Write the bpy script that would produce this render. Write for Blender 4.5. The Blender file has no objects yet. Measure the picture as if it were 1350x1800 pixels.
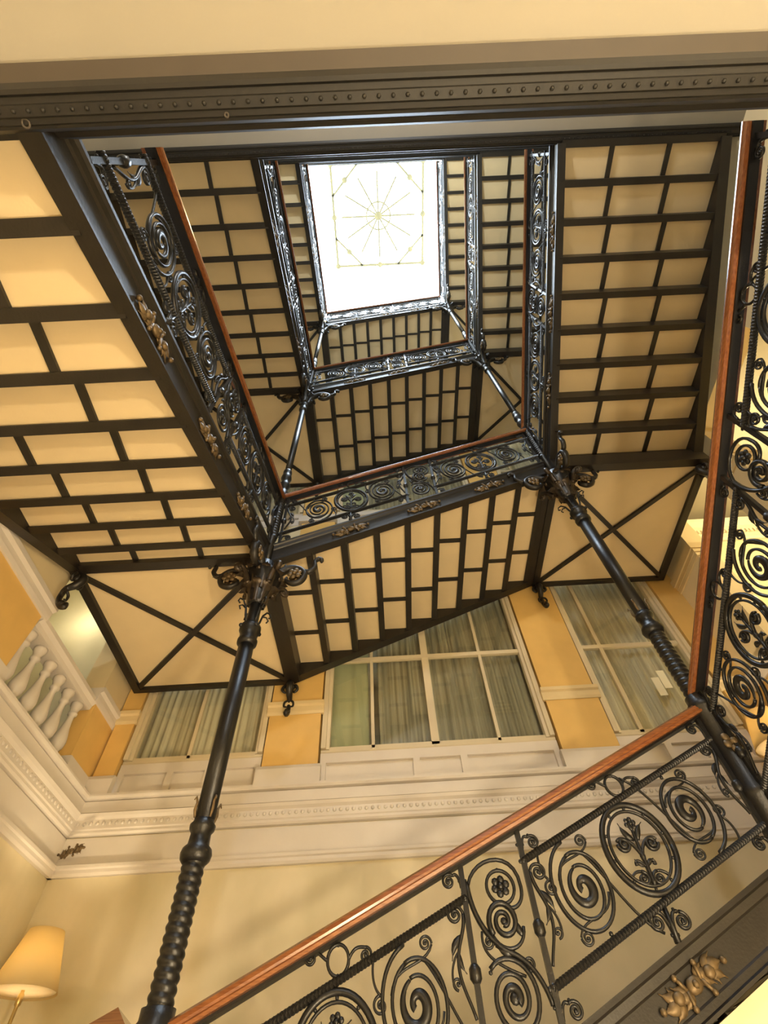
import bpy, math, random
from mathutils import Vector, Matrix
random.seed(7)
PI = math.pi
S = bpy.context.scene
COL = S.collection

# ------------------------------------------------------------------ camera, world, lights, exposure
def cam_axes(yaw, pitch, roll):
    y, p, r = (math.radians(a) for a in (yaw, pitch, roll))
    f = Vector((math.sin(y)*math.cos(p), math.cos(y)*math.cos(p), math.sin(p)))
    r0 = Vector((math.cos(y), -math.sin(y), 0)); u0 = r0.cross(f)
    return r0*math.cos(r)+u0*math.sin(r), -r0*math.sin(r)+u0*math.cos(r), f
cd = bpy.data.cameras.new('camera'); cam = bpy.data.objects.new('camera', cd); COL.objects.link(cam)
rr, uu, ff = cam_axes(1.125, 55.173, -3.935)
cam.matrix_world = Matrix(((rr.x, uu.x, -ff.x, 0), (rr.y, uu.y, -ff.y, 0), (rr.z, uu.z, -ff.z, 0), (0, 0, 0, 1)))
cd.sensor_fit = 'VERTICAL'; cd.sensor_height = 24.0; cd.lens = 865.0*24/1800; cd.clip_start = 0.02; cd.clip_end = 200
S.camera = cam

W = bpy.data.worlds.new('sky'); S.world = W; W.use_nodes = True
bg = W.node_tree.nodes['Background']; bg.inputs['Color'].default_value = (0.76, 0.88, 1.0, 1); bg.inputs['Strength'].default_value = 34.0

VS = S.view_settings
S.display_settings.display_device = 'sRGB'
VS.view_transform = 'Standard'; VS.look = 'None'; VS.gamma = 1.0; VS.use_curve_mapping = False; VS.exposure = 0.0
S.cycles.max_bounces = 7; S.cycles.diffuse_bounces = 4; S.cycles.glossy_bounces = 3; S.cycles.transmission_bounces = 4; S.cycles.transparent_max_bounces = 10

def light(kind, name, loc, energy, col, size=.2, rot=(0, 0, 0), size_y=None):
    l = bpy.data.lights.new(name, kind); l.energy = energy; l.color = col
    if kind == 'AREA':
        l.shape = 'RECTANGLE'; l.size = size; l.size_y = size_y or size
    else:
        l.shadow_soft_size = size
    o = bpy.data.objects.new(name, l); COL.objects.link(o); o.location = loc; o.rotation_euler = rot
    return o
# portal that guides the sky light through the roof glazing
pl = light('AREA', 'skylight_portal', (0.55, 1.5, 19.9), 1, (1, 1, 1), 6.6, (0, 0, 0), 6.4)
pl.data.cycles.is_portal = True
WARM = (1.0, 0.82, 0.54)
# lanterns of the hall and of the side corridors, with added fills among them
for x_, y_, z_, e_ in ((-2.3, -2.9, .1, 70), (2.0, -2.2, -.8, 500), (3.4, -2.9, .1, 70), (0.9, 0.6, -1.3, 330)):  # last entry: unseen fill added mid-well to brighten the left landing soffit
    light('POINT', 'hall_lamp_and_fill', (x_, y_, z_), e_, WARM, .13)
for z_, e_, c_ in ((5.7, 330, (.95, .96, .96)), (8.0, 420, (.80, .91, 1.0)), (12.4, 520, (.78, .90, 1.0))):  # unseen neutral fills, added to lift the upper soffits
    light('POINT', 'gallery_fill', (0.3, -2.4, z_), e_, c_, .15)
light('POINT', 'corridor_lamp', (-4.3, 4.9, 5.2), 14, (1.0, .86, .58), .12)
light('POINT', 'corridor_lamp', (5.9, 3.2, 5.4), 200, (1.0, .78, .40), .12)

# ------------------------------------------------------------------ materials
def mat(name, col, rough=.6, metal=0.0, noise=0.0, nscale=6.0, bump=0.0, bscale=60.0, coat=0.0, col2=None, stretch=None, spec=None):
    m = bpy.data.materials.new(name); m.use_nodes = True
    nt = m.node_tree; b = nt.nodes['Principled BSDF']
    b.inputs['Base Color'].default_value = (*col, 1); b.inputs['Roughness'].default_value = rough; b.inputs['Metallic'].default_value = metal
    if coat: b.inputs['Coat Weight'].default_value = coat; b.inputs['Coat Roughness'].default_value = .12
    if spec is not None: b.inputs['Specular IOR Level'].default_value = spec
    tc = nt.nodes.new('ShaderNodeTexCoord'); mp = nt.nodes.new('ShaderNodeMapping'); nt.links.new(tc.outputs['Object'], mp.inputs[0])
    if stretch: mp.inputs['Scale'].default_value = stretch
    if noise or col2:
        n = nt.nodes.new('ShaderNodeTexNoise'); n.inputs['Scale'].default_value = nscale; n.inputs['Detail'].default_value = 5
        nt.links.new(mp.outputs[0], n.inputs[0])
        r = nt.nodes.new('ShaderNodeValToRGB'); r.color_ramp.elements[0].position = .3; r.color_ramp.elements[1].position = .7
        c2 = col2 or tuple(c*(1-noise) for c in col)
        r.color_ramp.elements[0].color = (*c2, 1); r.color_ramp.elements[1].color = (*col, 1)
        nt.links.new(n.outputs[0], r.inputs[0]); nt.links.new(r.outputs[0], b.inputs['Base Color'])
    if bump:
        n2 = nt.nodes.new('ShaderNodeTexNoise'); n2.inputs['Scale'].default_value = bscale; n2.inputs['Detail'].default_value = 3
        nt.links.new(mp.outputs[0], n2.inputs[0])
        bp = nt.nodes.new('ShaderNodeBump'); bp.inputs['Strength'].default_value = bump; bp.inputs['Distance'].default_value = .01
        nt.links.new(n2.outputs[0], bp.inputs['Height']); nt.links.new(bp.outputs[0], b.inputs['Normal'])
    return m
M = dict(
    iron=mat('black_iron', (.016, .0148, .014), .36, .35, .3, 14, .12, 90, spec=.6),
    iron2=mat('dark_brown_iron', (.0185, .015, .0115), .42, .1, .25, 9, .1, 70),
    plaster=mat('cream_soffit_plaster', (.76, .61, .365), .75, 0, .06, 3.5, .06, 80),
    wall=mat('mottled_cream_wall', (.76, .66, .47), .7, 0, 0, 1.9, .05, 30, col2=(.60, .53, .34), stretch=(1, 1, .7)),
    stone=mat('pale_stone_trim', (.70, .64, .575), .45, 0, .06, 4, .04, 50),
    orange=mat('ochre_pilaster_paint', (.74, .48, .155), .55, 0, .08, 5, .04, 60),
    wood=mat('polished_red_brown_wood', (.27, .098, .03), .24, 0, 0, 5, .02, 40, .6, (.15, .046, .015), (1, 1, 1)),
    bronze=mat('dull_bronze', (.19, .128, .06), .5, .5, .5, 25),
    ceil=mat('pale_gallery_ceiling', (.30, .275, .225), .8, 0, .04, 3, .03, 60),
    cream2=mat('corridor_cream', (.74, .67, .46), .8, 0, .05, 3),
    green=mat('pale_sage_wall', (.50, .52, .36), .8, 0, .05, 3),
    floor=mat('pale_marble_floor', (.55, .47, .35), .3, 0, .3, 2.0),
    white=mat('off_white_paint', (.74, .70, .60), .5, 0, .04, 5),
    frame=mat('cream_window_paint', (.66, .57, .40), .45, 0, .05, 5),
    curtain=mat('grey_striped_curtain', (.50, .46, .37), .85, 0, 0, 2, .03, 60, col2=(.24, .215, .16), stretch=(9, 9, .25)),
    curtain2=mat('pale_striped_curtain', (.86, .81, .71), .85, 0, 0, 2, .03, 60, col2=(.52, .47, .39), stretch=(9, 9, .25)),
    beam=mat('dark_painted_beam', (.013, .0115, .010), .58, .05, .3, 6, .1, 60),
    taupe=mat('taupe_moulding', (.060, .048, .037), .6, 0, .1, 6),
    cap2=mat('warm_cream_wall', (.78, .64, .39), .7, 0, .07, 4, .03, 50),
    dbronze=mat('dark_bronze', (.070, .050, .032), .38, .45, .4, 20),
    cap=mat('pale_ochre_moulding', (.72, .57, .32), .55, 0, .06, 5),
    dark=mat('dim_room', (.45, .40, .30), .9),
    shade=mat('warm_lampshade', (.85, .70, .40), .8),
    pale_yellow=mat('pale_yellow_matte', (.85, .80, .60), .8),
    brass=mat('brass', (.55, .40, .16), .3, .8),
    lead=mat('pale_lead_bar', (.30, .31, .24), .5, .2),
)
b = M['wood'].node_tree
# fine lengthwise grain
for n in b.nodes:
    if n.type == 'MAPPING': n.inputs['Scale'].default_value = (1.2, 22, 22)
def glass_mat(name, tint, gl=.14):
    m = bpy.data.materials.new(name); m.use_nodes = True; nt = m.node_tree; nt.nodes.clear()
    o = nt.nodes.new('ShaderNodeOutputMaterial'); mx = nt.nodes.new('ShaderNodeMixShader'); t = nt.nodes.new('ShaderNodeBsdfTransparent'); g = nt.nodes.new('ShaderNodeBsdfGlossy')
    lw = nt.nodes.new('ShaderNodeLayerWeight'); lw.inputs[0].default_value = .5
    pw = nt.nodes.new('ShaderNodeMath'); pw.operation = 'POWER'; pw.inputs[1].default_value = 4.0; nt.links.new(lw.outputs['Facing'], pw.inputs[0])
    fr = nt.nodes.new('ShaderNodeMath'); fr.operation = 'MULTIPLY_ADD'; fr.inputs[1].default_value = .85; fr.inputs[2].default_value = .05; nt.links.new(pw.outputs[0], fr.inputs[0])
    t.inputs[0].default_value = (*tint, 1); g.inputs['Roughness'].default_value = gl*.1
    nt.links.new(fr.outputs[0], mx.inputs[0]); nt.links.new(t.outputs[0], mx.inputs[1]); nt.links.new(g.outputs[0], mx.inputs[2]); nt.links.new(mx.outputs[0], o.inputs[0])
    return m
M['glass'] = glass_mat('window_glass', (.95, .96, .92))
M['skyglass'] = glass_mat('roof_glass', (.96, .98, 1.0))
def shade_mat():
    m = M['shade']; nt = m.node_tree; b = nt.nodes['Principled BSDF']
    t = nt.nodes.new('ShaderNodeBsdfTranslucent'); t.inputs[0].default_value = (.95, .78, .42, 1)
    mx = nt.nodes.new('ShaderNodeMixShader'); mx.inputs[0].default_value = .45
    o = nt.nodes['Material Output']
    nt.links.new(b.outputs[0], mx.inputs[1]); nt.links.new(t.outputs[0], mx.inputs[2]); nt.links.new(mx.outputs[0], o.inputs[0])
shade_mat()
def diffuser_mat():
    m = bpy.data.materials.new('white_diffuser'); m.use_nodes = True; nt = m.node_tree; nt.nodes.clear()
    o = nt.nodes.new('ShaderNodeOutputMaterial'); t = nt.nodes.new('ShaderNodeBsdfTranslucent'); t.inputs[0].default_value = (.92, .88, .80, 1); nt.links.new(t.outputs[0], o.inputs[0]); M['diff'] = m
diffuser_mat()

# ------------------------------------------------------------------ mesh building
def smooth(pts, rad, n=5):
    """Catmull-Rom through the points, radii interpolated alike"""
    P = [Vector(p) for p in pts]; o = []; r = []
    for i in range(len(P)-1):
        p0, p1, p2, p3 = P[max(i-1, 0)], P[i], P[i+1], P[min(i+2, len(P)-1)]
        for j in range(n):
            t = j/n; o.append(.5*((2*p1)+(p2-p0)*t+(2*p0-5*p1+4*p2-p3)*t*t+(3*p1-p0-3*p2+p3)*t**3)); r.append(rad[i]+(rad[i+1]-rad[i])*t)
    return o+[P[-1]], r+[rad[-1]]
class MB:
    def __init__(s): s.v = []; s.f = []; s.smooth = []
    def add(s, vs, fs, sm=False):
        o = len(s.v); s.v += [tuple(v) for v in vs]
        for f in fs: s.f.append(tuple(i+o for i in f)); s.smooth.append(sm)
        return s
    def box(s, x0, x1, y0, y1, z0, z1):
        return s.add([(x0, y0, z0), (x1, y0, z0), (x1, y1, z0), (x0, y1, z0), (x0, y0, z1), (x1, y0, z1), (x1, y1, z1), (x0, y1, z1)],
                     [(0, 3, 2, 1), (4, 5, 6, 7), (0, 1, 5, 4), (1, 2, 6, 5), (2, 3, 7, 6), (3, 0, 4, 7)])
    def bar(s, a, b, w, h, up=(0, 0, 1)):
        a = Vector(a); b = Vector(b); d = (b-a).normalized(); u = Vector(up); r = d.cross(u).normalized(); u = r.cross(d)
        vs = []
        for p in (a, b):
            for i, j in ((-1, -1), (1, -1), (1, 1), (-1, 1)): vs.append(p+r*(i*w/2)+u*(j*h/2))
        return s.add(vs, [(0, 1, 2, 3), (7, 6, 5, 4), (0, 4, 5, 1), (1, 5, 6, 2), (2, 6, 7, 3), (3, 7, 4, 0)])
    def tube(s, pts, r, n=6, flat=1.0, nrm=None, cap=True):
        """round (or flattened) rod along a polyline; r is a number or one radius per point"""
        P = [Vector(p) for p in pts]; k = len(P); vs = []; fs = []
        rad = r if isinstance(r, (list, tuple)) else [r]*k
        ref = Vector(nrm) if nrm else None; pu = None
        for i, p in enumerate(P):
            d = (P[min(i+1, k-1)]-P[max(i-1, 0)])
            if d.length < 1e-9: d = Vector((0, 0, 1))
            d.normalize()
            if ref is not None:
                u = ref
            else:
                if pu is None: u = Vector((0, 0, 1)) if abs(d.z) < .9 else Vector((1, 0, 0))
                else: u = pu
            u = (u-d*u.dot(d)).normalized(); pu = u; w = d.cross(u)
            for j in range(n):
                a = 2*PI*(j+.5)/n; vs.append(p+w*(math.cos(a)*rad[i])+u*(math.sin(a)*rad[i]*flat))
        for i in range(k-1):
            for j in range(n):
                a = i*n+j; b_ = i*n+(j+1) % n; fs.append((a, b_, b_+n, a+n))
        if cap: fs.append(tuple(range(n))[::-1]); fs.append(tuple((k-1)*n+j for j in range(n)))
        return s.add(vs, fs, True)
    def lathe(s, prof, n=20, c=(0, 0, 0)):
        vs = []; fs = []; k = len(prof)
        for r, z in prof:
            for j in range(n):
                a = 2*PI*j/n; vs.append((c[0]+r*math.cos(a), c[1]+r*math.sin(a), c[2]+z))
        for i in range(k-1):
            for j in range(n):
                a = i*n+j; b_ = i*n+(j+1) % n; fs.append((a, b_, b_+n, a+n))
        fs.append(tuple(range(n))[::-1]); fs.append(tuple((k-1)*n+j for j in range(n)))
        return s.add(vs, fs, True)
    def extrude(s, prof, a, b, ax):
        """closed profile [(p,q)] swept straight from a to b; ax maps (p,q) to an offset vector"""
        k = len(prof); a = Vector(a); b = Vector(b)
        vs = [a+Vector(ax(p, q)) for p, q in prof]+[b+Vector(ax(p, q)) for p, q in prof]
        fs = [(i, (i+1) % k, k+(i+1) % k, k+i) for i in range(k)]+[tuple(range(k))[::-1], tuple(range(k, 2*k))]
        return s.add(vs, fs)
    def ball(s, c, r, n=8, sc=(1, 1, 1)):
        m = n//2; vs = []; fs = []
        for i in range(m+1):
            t = PI*i/m
            for j in range(n):
                a = 2*PI*j/n; vs.append((c[0]+r*sc[0]*math.sin(t)*math.cos(a), c[1]+r*sc[1]*math.sin(t)*math.sin(a), c[2]+r*sc[2]*math.cos(t)))
        for i in range(m):
            for j in range(n):
                a = i*n+j; b_ = i*n+(j+1) % n; fs.append((a, a+n, b_+n, b_))
        return s.add(vs, fs, True)
    def mesh(s, name):
        me = bpy.data.meshes.new(name); me.from_pydata(s.v, [], s.f)
        me.polygons.foreach_set('use_smooth', s.smooth); me.update()
        import bmesh
        bm = bmesh.new(); bm.from_mesh(me); bmesh.ops.remove_doubles(bm, verts=bm.verts, dist=1e-6); bmesh.ops.recalc_face_normals(bm, faces=bm.faces); bm.to_mesh(me); bm.free()
        return me
def obj(name, mb, m, parent=None, loc=(0, 0, 0), rot=None):
    me = mb if isinstance(mb, bpy.types.Mesh) else mb.mesh(name)
    if not me.materials: me.materials.append(M[m])
    o = bpy.data.objects.new(name, me); COL.objects.link(o); o.location = loc
    if rot: o.rotation_euler = rot
    if parent: o.parent = parent
    return o
def thing(name, loc, rz, label, cat, group=None):
    o = bpy.data.objects.new(name, None); COL.objects.link(o); o.location = loc; o.rotation_euler = (0, 0, rz); o.empty_display_size = .1
    return tag(o, label, cat, group)
def tag(o, label, cat, group=None):
    o['label'] = label; o['category'] = cat
    if group: o['group'] = group
    return o
def struct(o, label=None):
    o['kind'] = 'structure'
    if label: o['label'] = label
    return o
def stuff(o): o['kind'] = 'stuff'; return o
def copy_tree(o, dz=0, label=None, parent=None):
    c = o.copy(); COL.objects.link(c); c.parent = parent
    if parent is None: c.location = (o.location[0], o.location[1], o.location[2]+dz)
    if label: c['label'] = label
    for ch in o.children: copy_tree(ch, 0, None, c)
    return c

# ------------------------------------------------------------------ dimensions (metres, lens at the origin)
H = 4.4; H0 = -4.27
XL, XR, YF, YN = -1.10, 2.108, 3.05, -0.16
WD = 1.86
WL, WR, YW = -3.05, 4.10, 4.95
FLOOR = -1.85
ZL, ZR = 3.63, 5.01

# ------------------------------------------------------------------ structure
struct(obj('floor', MB().box(-7, 8, -6, 7, FLOOR-.2, FLOOR), 'floor'))
struct(obj('wall_near', MB().box(-7, 8, -4.7, -4.5, FLOOR, 21), 'wall'))
# roof with the opening of the skylight
SKZ = 20.0; sx0, sx1, sy0, sy1 = -2.75, 3.85, -1.7, 4.7
struct(obj('ceiling', MB().box(-7, sx0, -4.7, 7, SKZ, SKZ+.3).box(sx1, 8, -4.7, 7, SKZ, SKZ+.3).box(sx0, sx1, -4.7, sy0, SKZ, SKZ+.3).box(sx0, sx1, sy1, 7, SKZ, SKZ+.3), 'plaster'))

# near gallery floors with their moulded edge beam
bp_prof = [(-.27, 2.45), (-.27, 2.085), (-.25, 2.075), (-.237, 2.075), (-.232, 2.085), (-.215, 2.085), (-.21, 2.075), (-.182, 2.08), (-.178, 2.09), (-.163, 2.095), (-.16, 2.11), (-.152, 2.115), (-.15, 2.20), (-.156, 2.23), (-.156, 2.33), (-.14, 2.345), (-.14, 2.45)]
beam_me = None
BOLTS = ((-1.085, -.166, .012), (-.43, -.166, .006), (1.42, -.166, .006))
for k in range(4):
    dz = k*H
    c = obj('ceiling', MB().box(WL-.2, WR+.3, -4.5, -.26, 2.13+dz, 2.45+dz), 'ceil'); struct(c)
    if beam_me is None:
        mb = MB().extrude(bp_prof, (WL-.2, 0, 0), (WR+.3, 0, 0), lambda p, q: (0, p, q)); beam_me = mb.mesh('trim')
        bead = MB()
        for i in range(150): bead.ball((WL+.02+i*.047, -.196, 2.0775), .0085, 6)
        bead_me = bead.mesh('bead_row')
    t = struct(obj('trim_%d' % (k+1), beam_me, 'beam', None, (0, 0, dz)))
    stuff(obj('bead_row', bead_me, 'beam', t))
    if k == 0:
        for x_, y_, r_ in BOLTS:
            wz = 2.092
            obj('bolt_washer', MB().tube([(x_+r_*math.cos(2*PI*i/16), y_+r_*math.sin(2*PI*i/16), wz) for i in range(17)], .0035, 6), 'taupe', t)
struct(obj('trim_9', MB().box(WL-.2, WR+.3, -.312, -.265, 2.083, 2.2), 'taupe'))

# side walls
def entab_prof(z0=1.81):
    # (projection, z): lower moulding, frieze, beaded band, fascia, cap
    return [(-.10, 1.81), (.035, 1.81), (.05, 1.83), (.05, 1.855), (.065, 1.865), (.065, 1.89), (.0, 1.893), (.0, 1.904), (.02, 1.908), (.02, 2.118), (-.005, 2.121), (-.005, 2.130), (.035, 2.135), (.05, 2.15), (.05, 2.17),
            (.06, 2.18), (.06, 2.255), (.085, 2.275), (.10, 2.30), (.05, 2.303), (.05, 2.312), (.075, 2.316), (.075, 2.415), (.055, 2.418), (.055, 2.426), (.10, 2.43), (.115, 2.45), (.115, 2.47), (-.10, 2.47)]
def wall_obj(name, boxes, m, label=None):
    mb = MB()
    for bx in boxes: mb.box(*bx)
    return struct(obj(name, mb, m), label)
# far wall: lower plain wall, entablature, pilasters, aprons, lintels
wf = wall_obj('wall_far', [(WL-.2, WR+.2, YW+.03, YW+.25, FLOOR, 2.47)], 'wall')
t = struct(obj('trim_5', MB().extrude(entab_prof(), (WL, YW+.03, 0), (WR, YW+.03, 0), lambda p, q: (0, -p, q)), 'stone'))
egg = MB(); egg.ball((0, 0, 0), .017, 6, (1.1, .6, 1)); egg_me = egg.mesh('bead')
be = MB()
for i in range(118): be.ball((WL+.09+i*.06, YW-.032, 2.222), .017, 6, (1.1, .6, 1.2))
stuff(obj('bead_row', be, 'stone', t))
t = struct(obj('trim_6', MB().extrude(entab_prof(), (WL, -4.5, 0), (WL, YW+.03, 0), lambda p, q: (p, 0, q)), 'stone'))
be = MB()
for i in range(100): be.ball((WL+.062, YW-.1-i*.06, 2.222), .017, 6, (.6, 1.1, 1.2))
stuff(obj('bead_row', be, 'stone', t))
struct(obj('trim_7', MB().extrude(entab_prof(), (WR, -4.5, 0), (WR, YW+.03, 0), lambda p, q: (-p, 0, q)), 'stone'))

# window bays: (x0, x1) of each pilaster and window, repeated per storey
PIL = [(-3.05, -2.80), (-1.345, -.735), (1.735, 2.365), (3.74, 4.12)]
WIN = [(-2.80, -1.345), (-.735, 1.735), (2.365, 3.74)]
def pilaster(name, x0, x1, dz, side=None):
    root = obj(name, MB().box(x0+.02, x1-.02, YW-.02, YW+.25, 2.64+dz, 6.87+dz), 'orange'); struct(root)
    obj('plinth', MB().extrude([(-.02, 2.47), (.055, 2.47), (.055, 2.62), (.035, 2.66), (-.02, 2.66)], (x0-.02, YW-.02, dz), (x1+.02, YW-.02, dz), lambda p, q: (0, -p, q)), 'stone', root)
    obj('impost', MB().extrude([(-.02, 3.24), (.012, 3.24), (.022, 3.27), (.022, 3.33), (.045, 3.345), (.045, 3.385), (-.02, 3.385)], (x0-.01, YW-.02, dz), (x1+.01, YW-.02, dz), lambda p, q: (0, -p, q)), 'cap', root)
    return root
wn = 0
CURT = []
def curtain_mesh(x0, x1, z0, z1, y, amp=.022, wl=.085):
    mb = MB(); n = int((x1-x0)/wl*6); vs = []
    for i in range(n+1):
        x = x0+(x1-x0)*i/n; yy = y+amp*math.sin((x-x0)/wl*2*PI)+.010*math.sin(x*23.0)
        vs += [(x, yy, z0), (x+.004*math.sin(x*40), yy, z1)]
    fs = [(2*i, 2*i+2, 2*i+3, 2*i+1) for i in range(n)]
    mb.add(vs, fs, True); return mb
for k in range(4):
    dz = k*H
    for i, (x0, x1) in enumerate(PIL):
        pilaster('trim_%d' % (20+k*4+i), x0, x1, dz)
    struct(obj('wall_far', MB().box(WL-.2, WR+.2, YW+.03, YW+.25, 6.25+dz, 6.87+dz), 'wall'))
    for i, (x0, x1) in enumerate(WIN):
        wn += 1
        z0, z1 = 2.85+dz, 6.25+dz
        # apron with recessed panels
        root = obj('window_%d' % wn, MB().box(x0, x1, YW+.06, YW+.13, 2.47+dz, 2.80+dz), 'stone'); struct(root)
        f = MB()
        for a, b_, c_, d_ in ((x0, x1, 2.47, 2.52), (x0, x1, 2.70, 2.80)): f.box(a, b_, YW+.02, YW+.06, c_+dz, d_+dz)
        w_ = x1-x0; cm = (x0+x1)/2; pw = .21 if i == 1 else .16
        for a, b_ in ((x0, x0+.06), (cm-pw-.07, cm-pw), (cm+pw, cm+pw+.07), (x1-.06, x1)): f.box(a, b_, YW+.02, YW+.06, 2.52+dz, 2.70+dz)
        obj('apron_frame', f, 'stone', root)
        obj('window_sill', MB().extrude([(0, 2.80), (.045, 2.80), (.06, 2.82), (.06, 2.84), (.03, 2.85), (0, 2.85)], (x0, YW+.09, dz), (x1, YW+.09, dz), lambda p, q: (0, -p, q)), 'frame', root)
        # casing
        cs = MB()
        for xa, sg in ((x0, 1), (x1, -1)):
            cs.extrude([(0, 0), (0, -.05), (.05, -.05), (.055, -.02), (.085, -.015), (.09, .05), (0, .05)], (xa, YW+.05, z0), (xa, YW+.05, z1), lambda p, q, sg=sg: (p*sg, q, 0))
        cs.box(x0, x1, YW+.02, YW+.10, z1-.1, z1)
        obj('casing', cs, 'frame', root)
        # sash bars
        mull = {0: [(-2.14, .035)], 1: [(-.185, .035), (.478, .085), (1.16, .035)], 2: [(2.685, .045), (3.40, .035)]}[i]
        trz = 4.0+dz
        for mx_, mw in mull:
            obj('mullion', MB().box(mx_-mw/2, mx_+mw/2, YW+.055, YW+.10, z0, z1-.1), 'frame', root)
        obj('transom', MB().box(x0+.08, x1-.08, YW+.05, YW+.10, trz-.025, trz+.025), 'frame', root)
        obj('bottom_rail', MB().box(x0+.08, x1-.08, YW+.055, YW+.10, z0, z0+.035), 'frame', root)
        xs = [x0+.085]+[m_[0] for m_ in mull]+[x1-.085]
        for a, b_ in zip(xs[:-1], xs[1:]):
            for za, zb in ((z0, trz), (trz, z1-.1)):
                obj('pane', MB().box(a, b_, YW+.078, YW+.084, za, zb), 'glass', root)
        if k < 2:
            cu = obj('curtain', curtain_mesh(x0+.02 if i != 1 else x0+.62, x1-.02, z0-.03, z1, YW+.22), 'curtain' if i == 1 else 'curtain2'); CURT.append((cu, i, k))
            nm = ['left', 'wide middle', 'right'][i]
            tag(cu, ('grey pleated curtain behind the %s window glass' % nm) if k == 0 else ('grey pleated curtain in the %s window one storey higher' % nm), 'curtain', 'curtains of the far wall windows')
            if i == 1:
                cu = obj('curtain', curtain_mesh(x0+.04, x0+.50, z0-.03, z1, YW+.20, .004, .11), 'green')
                tag(cu, 'pale sage roller blind strip at the left edge of the middle window' if k == 0 else 'pale sage blind strip in the middle window one storey higher', 'blind')
    # dim rooms behind the windows
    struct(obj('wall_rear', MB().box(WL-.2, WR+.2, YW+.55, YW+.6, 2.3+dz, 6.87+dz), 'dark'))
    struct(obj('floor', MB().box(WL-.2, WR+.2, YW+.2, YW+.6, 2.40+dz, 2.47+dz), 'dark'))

# left and right walls: solid below, piers and an opening to a corridor above
def side_wall(sg, X):
    nm = 'left' if sg < 0 else 'right'
    a, b_ = (X-.25, X) if sg < 0 else (X, X+.25)
    struct(obj('wall_%s' % nm, MB().box(a, b_, -4.5, YW+.25, FLOOR, 2.47), 'wall'))
    p0, p1, q0 = (1.9, 3.18, 4.47) if sg < 0 else (2.85, 3.30, 4.25)
    top = 5.55
    up = MB().box(a, b_, -4.5, YW+.25, top, 21)
    up.box(a, b_, p0, p1, 3.385, top).box(a, b_, q0, YW+.2, 3.385, top)
    up.box(a, b_, -4.5, p0-1.3, 2.47, top)
    struct(obj('wall_%s' % nm, up, 'cap2'))
    i = 0
    for (u0, u1) in ((p0, p1), (q0, YW+.2)):
        i += 1
        root = obj('trim_%d' % ((40 if sg < 0 else 44)+i), MB().box(a+.01, b_-.01, u0+.01, u1-.01, 2.47, 3.39), 'orange'); struct(root)
        obj('plinth', MB().box(a-.02, b_+.02, u0-.015, u1+.015, 2.47, 2.64), 'stone', root)
        obj('impost', MB().extrude([(-.12, 3.20), (.01, 3.20), (.02, 3.24), (.02, 3.29), (.05, 3.31), (.05, 3.36), (-.12, 3.36)], (X, u0-.05, 0), (X, u1+.05, 0), lambda p, q: (-p*sg, 0, q)), 'stone', root)
        if sg > 0:
            obj('capital', MB().box(a-.05, b_+.03, u0-.05, u1+.04, 4.86, 4.96).box(a-.02, b_+.01, u0-.02, u1+.02, 4.74, 4.80).box(a-.03, b_+.02, u0-.035, u1+.03, 4.80, 4.86), 'cap', root)
    return p0, p1, q0
side_wall(-1, WL); side_wall(1, WR)
# corridors beyond the openings
struct(obj('wall_left_corridor', MB().box(-5.3, -5.2, -4.5, 6, 2.4, 6.2), 'green'))
struct(obj('wall_left_corridor', MB().box(-5.3, WL-.25, 5.3, 5.4, 2.4, 6.2).box(-5.3, WL-.25, .6, .7, 2.4, 6.2), 'cream2'))
struct(obj('ceiling', MB().box(-5.3, WL-.25, .6, 5.4, 5.9, 6.2), 'cream2')); struct(obj('floor', MB().box(-5.3, WL-.25, .6, 5.4, 2.3, 2.47), 'floor'))
struct(obj('wall_right_corridor', MB().box(7.0, 7.1, -4.5, 6, 2.4, 6.7).box(WR+.25, 7.1, 5.1, 5.2, 2.4, 6.7).box(WR+.25, 7.1, .6, .7, 2.4, 6.7), 'cream2'))
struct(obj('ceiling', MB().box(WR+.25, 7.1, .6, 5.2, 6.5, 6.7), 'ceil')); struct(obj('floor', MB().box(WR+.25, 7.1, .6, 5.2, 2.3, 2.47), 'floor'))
cor = struct(obj('trim_50', MB().extrude([(0, 6.0), (.04, 6.0), (.05, 6.05), (.10, 6.08), (.10, 6.16), (.16, 6.20), (.20, 6.28), (.22, 6.34), (0, 6.34)], (WR+.25, 5.1, 0), (7.0, 5.1, 0), lambda p, q: (0, -p, q)), 'white'))
den = MB()
for i in range(40): den.box(WR+.3+i*.065, WR+.335+i*.065, 4.965, 5.01, 6.085, 6.155)
stuff(obj('dentil_row', den, 'white', cor))

# balustrade in the left opening
bal = thing('balustrade', (WL-.12, 3.2, 2.47), 0, 'pale stone balustrade in the left wall opening above the cornice', 'balustrade')
obj('top_rail', MB().extrude([(-.11, .73), (-.11, .77), (-.09, .80), (.09, .80), (.12, .77), (.12, .73), (.09, .70), (.08, .66), (-.09, .66)], (0, 0, 0), (0, 1.27, 0), lambda p, q: (p, 0, q)), 'stone', bal)
obj('base_rail', MB().extrude([(-.11, 0), (-.11, .09), (-.09, .11), (.09, .11), (.12, .09), (.12, 0)], (0, 0, 0), (0, 1.27, 0), lambda p, q: (p, 0, q)), 'stone', bal)
bprof = [(.055, .11), (.055, .14), (.035, .15), (.042, .17), (.066, .215), (.072, .26), (.060, .32), (.040, .40), (.030, .47), (.028, .52), (.045, .535), (.045, .555), (.034, .57), (.044, .60), (.055, .625), (.058, .64), (.058, .66)]
bme = MB().lathe(bprof, 14).mesh('baluster')
for i in range(6): obj('baluster', bme, 'stone', bal, (0, .10+i*.213, 0))

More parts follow.
